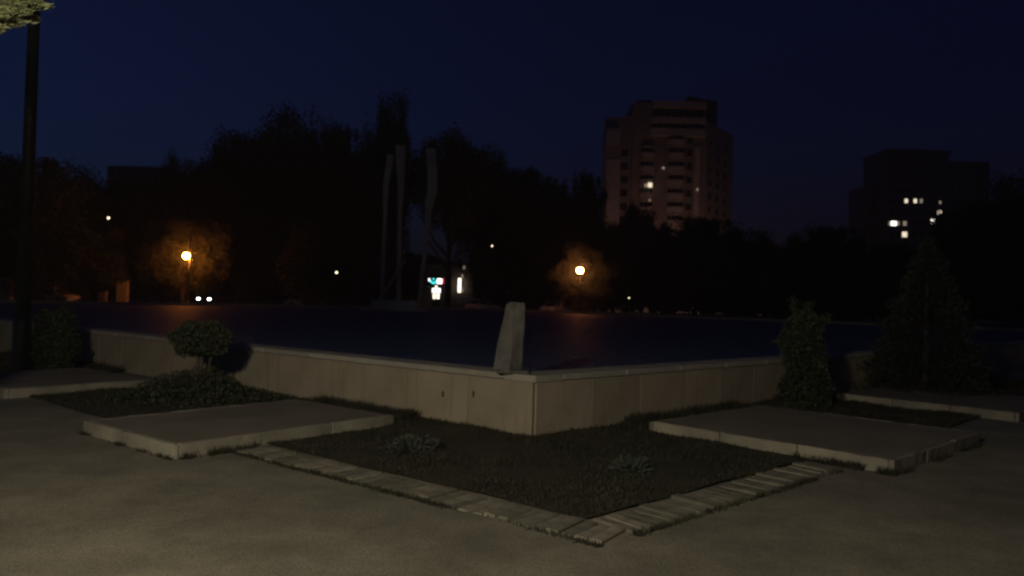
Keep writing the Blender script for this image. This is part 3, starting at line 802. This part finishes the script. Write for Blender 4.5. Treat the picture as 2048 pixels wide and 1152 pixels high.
# floors
ztop = zt(285); floors = [ztop - 27 * k * TY / F for k in range(0, 15)]
def half_balcony(nm, r, depth, h):
    seg = 10; pts = [(-r, 0)] + [(-r * math.cos(math.pi * k / seg), -depth * math.sin(math.pi * k / seg) - .15) for k in range(seg + 1)] + [(r, 0)]
    return prism(nm, pts, 0, h, M_BALC)
bal1, bal2 = half_balcony('balcony', 1.95, 1.5, 1.25), half_balcony('balcony_b', 1.6, 1.2, 1.2)
slab1, slab2 = half_balcony('balcony_lintel', 1.85, 1.1, .25), half_balcony('balcony_lintel_b', 1.5, .9, .25)
for i, z in enumerate(floors):
    if z < 3: break
    o = obj('balcony', bal1, tw, (X(1350), 0, z - .7)); obj('lintel', slab1, o, (0, 0, 2.45))
    for dx in (-1.25, -.42, .42, 1.25):
        winshare(0, z + 1.45, -.03, wm=.55, hm=1.3, x=X(1350) + dx)
    if i >= 1:
        o = obj('balcony', bal2, tw, (X(1292), 0, z - .75)); obj('lintel', slab2, o, (0, 0, 2.4))
        for dx in (-.9, 0, .9):
            winshare(0, z + 1.4, -.03, wm=.6, hm=1.25, x=X(1292) + dx, m=None)
    # window column of the wing and the side face
    if i >= 1:
        f = (1249 - 1209) / (1262 - 1209)
        winshare(1249, z + .6, 3.0 + (.6 - 3.0) * f - .04, wm=1.5, hm=1.6, rot=-.39)
    winshare(1389 - 12, z + .7, -.03, wm=1.0, hm=1.5)
    for px in (1428, 1452, 1478):
        f = (px - 1409) / (1506 - 1409)
        winshare(px, z + .7, .8 + 15.2 * f - .05, wm=1.4, hm=1.5, rot=math.atan2(15.2, X(1506) - X(1409)))
Tprism('pilaster', [(1214, 2.4), (1240, 1.25), (1240, 1.9), (1214, 3.0)], 0, zt(318), M_BALC)
Tprism('pilaster', [(1387, -.45), (1398, -.45), (1398, -.002), (1387, -.002)], 0, zt(292), M_BALC)
Tprism('corner_loggia', [(1211, 1.5), (1238, .4), (1238, 1.9), (1211, 3.1)], zt(288), zt(258), M_BALC)
for (px, py, m, wm, hm) in ((1289, 374, M_LITWIN_DIM, .6, .7), (1297, 373, M_LITWIN, .85, 1.0), (1324, 337, M_LITWIN_DIM, .5, .5), (1393, 378, M_LITWIN_DIM, .3, .5), (1297, 403, M_LITWIN_DIM, .3, .4)):
    winshare(px, zt(py), -1.5 if px < 1300 else -.6, m, wm, hm)

# ------------------------------------------------------------------ right apartment block
BY = 204.0
rb = thing('apartment_block', 'dark apartment block at right with scattered lit windows', 'building', (at(1860, 420, BY).x, BY, 0))
bx = lambda px: at(px, 420, BY).x - rb.location.x
bz = lambda py, px=1840: at(px, py, BY).z
obj('wall', prism('block_wall', [(bx(1774), 0), (bx(1895), 0), (bx(1895), 14), (bx(1774), 14)], 0, bz(306), M_BLOCK), rb)
obj('wing', prism('block_wing', [(bx(1895), 1.6), (bx(1985), 1.6), (bx(1985), 15), (bx(1895), 15)], 0, bz(318), M_BLOCK), rb)
obj('wing', prism('block_wing_l', [(bx(1740), 3.2), (bx(1774), 3.2), (bx(1774), 13), (bx(1740), 13)], 0, bz(372), M_BLOCK), rb)
obj('parapet', prism('block_parapet', [(bx(1771), -.4), (bx(1898), -.4), (bx(1898), 14.3), (bx(1771), 14.3)], bz(306), bz(300), M_ROOF), rb)
obj('lift_house', prism('lift_house', [(bx(1800), 4), (bx(1860), 4), (bx(1860), 10), (bx(1800), 10)], bz(300), bz(294), M_ROOF), rb)
LIT = {(1, 0): None}
lit_px = [(1812, 402, M_LITWIN, .8, 1.1), (1830, 402, M_LITWIN, .8, 1.1), (1842, 402, M_LITWIN_DIM, .7, 1.1), (1880, 405, M_LITWIN_DIM, .5, .8), (1879, 425, M_LITWIN, 1.1, 1.1),
          (1866, 443, M_LITWIN_BRIGHT, .9, 1.3), (1788, 447, M_LITWIN_BRIGHT, 1.5, 1.2), (1780, 447, M_LITWIN_DIM, .6, 1.1), (1797, 447, M_LITWIN_DIM, .6, 1.1), (1810, 447, M_LITWIN_DIM, .9, 1.2), (1810, 469, M_LITWIN, 1.3, 1.4)]
def bwin(x, z, m, wm, hm, yo):
    key = ('b', wm, hm, m.name)
    if key not in wb: wb[key] = (box('window_pane', -wm / 2, wm / 2, -.03, .06, -hm / 2, hm / 2, m), box('window_sill', -wm / 2 - .1, wm / 2 + .1, -.15, 0, -hm / 2 - .12, -hm / 2 - .005, M_BLOCK))
    o = obj('window', wb[key][0], rb, (x, yo, z)); obj('window_sill', wb[key][1], o)
used = []
for (px, py, m, wm, hm) in lit_px:
    bwin(bx(px), bz(py, px), m, wm, hm, -.04); used.append((px, py))
for fy in range(9):
    py = 314 + 22.2 * fy
    for px in (1785, 1799, 1812, 1830, 1846, 1864, 1880):
        if any(abs(px - a) < 9 and abs(py - b) < 9 for a, b in used): continue
        bwin(bx(px), bz(py, px), M_GLASS, 1.2, 1.4, -.04)
    for px in (1908, 1926, 1944, 1964):
        if fy: bwin(bx(px), bz(py, px), M_GLASS, 1.2, 1.4, 1.56)
    if fy > 2: bwin(bx(1757), bz(py, 1757), M_GLASS, 1.2, 1.4, 3.16)

# ------------------------------------------------------------------ long block behind the left trees
LY = 176.0
lb = thing('long_building', 'pale long building just showing above the left trees', 'building', (at(240, 330, LY).x, LY, 0))
lx = lambda px: at(px, 330, LY).x - lb.location.x
lz = lambda py, px=240: at(px, py, LY).z
obj('wall', prism('long_wall', [(lx(215), 0), (lx(336), 0), (lx(336), 12), (lx(215), 12)], 0, lz(334), M_FACADE), lb)
obj('roof', prism('long_roof', [(lx(212), -.5), (lx(339), -.5), (lx(339), 12.5), (lx(212), 12.5)], lz(334), lz(327), M_ROOF, [(lx(222), 3), (lx(329), 3), (lx(329), 9), (lx(222), 9)]), lb)
lw = box('window', -.65, .65, -.03, .05, -.8, .8, M_GLASS); lsil = box('window_sill', -.75, .75, -.15, 0, -.95, -.805, M_BALC)
for fy in range(3):
    for k in range(7):
        o = obj('window', lw, lb, (lx(226 + k * 16.5), -.04, lz(348 + fy * 25, 226 + k * 16.5))); obj('window_sill', lsil, o)

# ------------------------------------------------------------------ lit shop across the pool
SY = 112.0
sp = thing('lit_shop', 'small shop with bright teal and white signs across the pool', 'shop', (at(890, 590, SY).x, SY, 0))
sx = lambda px: at(px, 580, SY).x - sp.location.x
sz = lambda py, px=890: at(px, py, SY).z
obj('wall', prism('shop_wall', [(sx(838), 0), (sx(945), 0), (sx(945), 8), (sx(838), 8)], 0, sz(530), mat('shop_render', (.34, .28, .26), (.26, .22, .20), 1, .9)), sp)
obj('roof', prism('shop_roof', [(sx(834), -.8), (sx(949), -.8), (sx(949), 8.4), (sx(834), 8.4)], sz(530), sz(526), M_ROOF), sp)
sg = obj('sign', prism('sign_board', [(sx(856), -.35), (sx(889), -.35), (sx(889), -.002), (sx(856), -.002)], sz(571), sz(556), M_METAL), sp)
def panel(nm, a, b, y0, y1, yo, m, par, th=.04):
    v, f = box_vf(sx(a), sx(b), yo - th, yo, sz(y1), sz(y0)); return obj(nm, mesh(nm, v, f, m), par)
panel('sign_white', 874, 884, 557.5, 568, -.36, M_SIGN_WHITE, sg)
panel('sign_red', 884.6, 888, 557.5, 568, -.36, M_SIGN_RED, sg)
panel('sign_mark', 857, 860, 558, 563.5, -.36, M_SIGN_WHITE, sg)
arc = []
for k in range(9):
    t = math.pi + math.pi * k / 8
    arc.append((sx(867) + .42 * math.cos(t), -.39, (sz(561)) + .42 * math.sin(t)))
obj('sign_arc', tubes('sign_arc', [(arc, [.11] * 9)], M_SIGN_TEAL, 6), sg)
obj('sign_dot', globe('sign_dot', .13, M_SIGN_TEAL, 8, 6), sg, (sx(867), -.42, sz(559)))
dw = panel('display_window', 864.5, 881, 577, 586, -.003, M_SIGN_WHITE, sp)
panel('lit_peak', 870.5, 874, 571.5, 575.5, -.003, M_SIGN_WARM, sp)
d = panel('door', 865, 880.5, 587, 616, -.002, M_METAL, sp, .03)
panel('door_pane', 866.5, 871.5, 588, 598, -.034, M_SIGN_WARM, d); panel('door_pane', 874, 879, 588, 598, -.034, M_SIGN_WARM, d)
po = panel('poster_frame', 889, 902.5, 577, 601, -.002, M_KIOSK, sp, .05)
panel('poster', 890.5, 901, 579, 599, -.054, M_POSTER, po)
panel('poster_figure', 894, 899, 583, 594, -.096, M_CANVAS, po, .012)
vs_ = panel('vertical_sign', 916, 922, 556, 584, -.25, M_SIGN_WARM, sp, .2)
panel('vertical_sign_frame', 915, 923, 554.5, 585.5, -.1, M_METAL, vs_, .14)
panel('side_light', 924.5, 926.5, 574, 584, -.02, M_POSTER, sp, .08)
for px, y0 in ((924, 548), (927, 530)):
    panel('wall_lamp', px - 1.2, px + 1.2, y0, y0 + 7, -.05, M_LITWIN_DIM, sp, .15)
aw = obj('awning', mesh('awning', [(sx(846), -.05, sz(573)), (sx(862), -.05, sz(573)), (sx(862), -1.2, sz(577)), (sx(846), -1.2, sz(577)),
                                   (sx(846), -.05, sz(573) - .08), (sx(862), -.05, sz(573) - .08), (sx(862), -1.2, sz(577) - .08), (sx(846), -1.2, sz(577) - .08)],
                                  [(0, 3, 2, 1), (4, 5, 6, 7), (0, 1, 5, 4), (1, 2, 6, 5), (2, 3, 7, 6), (3, 0, 4, 7)], M_CANVAS), sp)

# ------------------------------------------------------------------ cars
def car(label, px, py, Y, rot, paint, lit, group='cars along the street'):
    q = at(px, py, Y)
    t = thing('parked_car' if not lit else 'oncoming_car', label, 'car', (q.x, Y, .01), rot, group)
    prof = [(-2.05, .32), (2.0, .32), (2.08, .55), (2.02, .78), (1.15, .92), (-1.75, .95), (-2.08, .80)]
    W = .84
    bm = bmesh.new()
    A = [bm.verts.new((x, -W, z)) for x, z in prof]; B = [bm.verts.new((x, W, z)) for x, z in prof]
    bm.faces.new(A); bm.faces.new(B[::-1])
    for i in range(len(prof)): bm.faces.new((A[(i + 1) % len(prof)], A[i], B[i], B[(i + 1) % len(prof)]))
    bmesh.ops.bevel(bm, geom=bm.edges[:], offset=.07, segments=2, affect='EDGES')
    bmesh.ops.recalc_face_normals(bm, faces=bm.faces[:])
    me = bpy.data.meshes.new('body'); bm.to_mesh(me); bm.free(); me.materials.append(paint); obj('body', me, t)
    lo = [(1.05, -.76), (1.05, .76), (-1.7, .76), (-1.7, -.76)]; hi = [(.25, -.58), (.25, .58), (-1.15, .58), (-1.15, -.58)]
    obj('cabin_glass', prism('cabin_glass', lo, .90, 1.40, M_GLASS, hi), t)
    obj('roof', prism('car_roof', [(a * 1.03, b * 1.05) for a, b in hi], 1.385, 1.47, paint, [(a * .93, b * .92) for a, b in hi]), t)
    for sx2 in (-1, 1):
        for xt, xl, r_ in ((.25, 1.03, .04), (-.4, -.4, .04), (-1.15, -1.68, .06)):
            obj('pillar', tubes('pillar', [([(xt, sx2 * .59, 1.4), (xl, sx2 * .775, .92)], [r_ * .85, r_])], paint, 6), t)
    for x in (-1.3, 1.3):
        for y in (-.78, .78):
            wv = obj('wheel', tubes('wheel', [([(0, -.1, 0), (0, .1, 0)], [.31, .31])], M_RUBBER, 16), t, (x, y, .31))
            obj('rim', tubes('rim', [([(0, -.115, 0), (0, .115, 0)], [.19, .19])], M_RIM, 10), wv)
    for y in (-.6, .6):
        obj('headlight', box('headlight', 1.98, 2.10, y - .15, y + .15, .56, .72, M_HEAD if lit else M_RIM, .03), t)
        obj('tail_light', box('tail_light', -2.11, -2.0, y - .13, y + .13, .6, .75, M_CANVAS, .02), t)
    return t
car('car facing the viewer with two bright headlights below the orange lamp', 423, 570, 88, -math.pi / 2, M_DARKCAR, True)
car('pale parked car seen side on below the amber lamp', 1118, 604, 80, .1, M_PALECAR, False)
car('pale parked car just left of the standing stone', 962, 604, 84, .3, M_PALECAR, False)
car('parked car left of the monument plinth, before the round tree', 612, 592, 80, .2, M_PALECAR, False)
car('parked car at far left beside the tall post', 108, 582, 66, -.2, M_PALECAR, False)

# pale cabinets at left across the water
def cabinet(label, px, Y, wpx, ytop, m=M_KIOSK):
    q = at(px, ytop, Y); w_ = wpx * Y / F
    t = thing('street_cabinet', label, 'cabinet', (q.x, Y, 0), .15, 'pale cabinets across the pool')
    obj('body', box('cabinet_body', -w_ / 2, w_ / 2, -.3, .3, .08, q.z, m, .02), t)
    obj('plinth', box('cabinet_plinth', -w_ / 2 - .04, w_ / 2 + .04, -.34, .34, 0, .08, M_CONC), t)
    obj('roof', box('cabinet_roof', -w_ / 2 - .06, w_ / 2 + .06, -.36, .36, q.z + .002, q.z + .07, M_METAL), t)
    dr = obj('door', box('cabinet_door', -w_ / 2 + .05, w_ / 2 - .05, -.325, -.302, .14, q.z - .08, m), t)
    obj('handle', box('cabinet_handle', w_ * .2, w_ * .2 + .04, -.35, -.326, q.z * .5, q.z * .5 + .14, M_METAL), dr)
cabinet('taller pale cabinet across the pool, left of the orange lamp', 246, 68, 20, 562)
cabinet('shorter pale cabinet across the pool, beside a taller one', 206, 66, 13, 583)
cabinet('pale cabinet across the pool at the far left edge', 12, 60, 26, 556)

# ------------------------------------------------------------------ thin haze added in place of lens veil and lamp halos
hz = bpy.data.materials.new('lens_veil_haze'); hz.use_nodes = True
t = hz.node_tree; t.nodes.clear()
o = t.nodes.new('ShaderNodeOutputMaterial'); pv = t.nodes.new('ShaderNodeVolumePrincipled')
pv.inputs['Color'].default_value = (.85, .87, .9, 1); pv.inputs['Density'].default_value = .0008; pv.inputs['Anisotropy'].default_value = .35
t.links.new(pv.outputs[0], o.inputs['Volume'])
hb = obj('haze', box('haze', -950, 950, -950, 950, -1.0, 60, hz)); hb['kind'] = 'stuff'
hb['label'] = 'thin haze added to stand in for lens veil and lamp halos'; hb['category'] = 'haze'
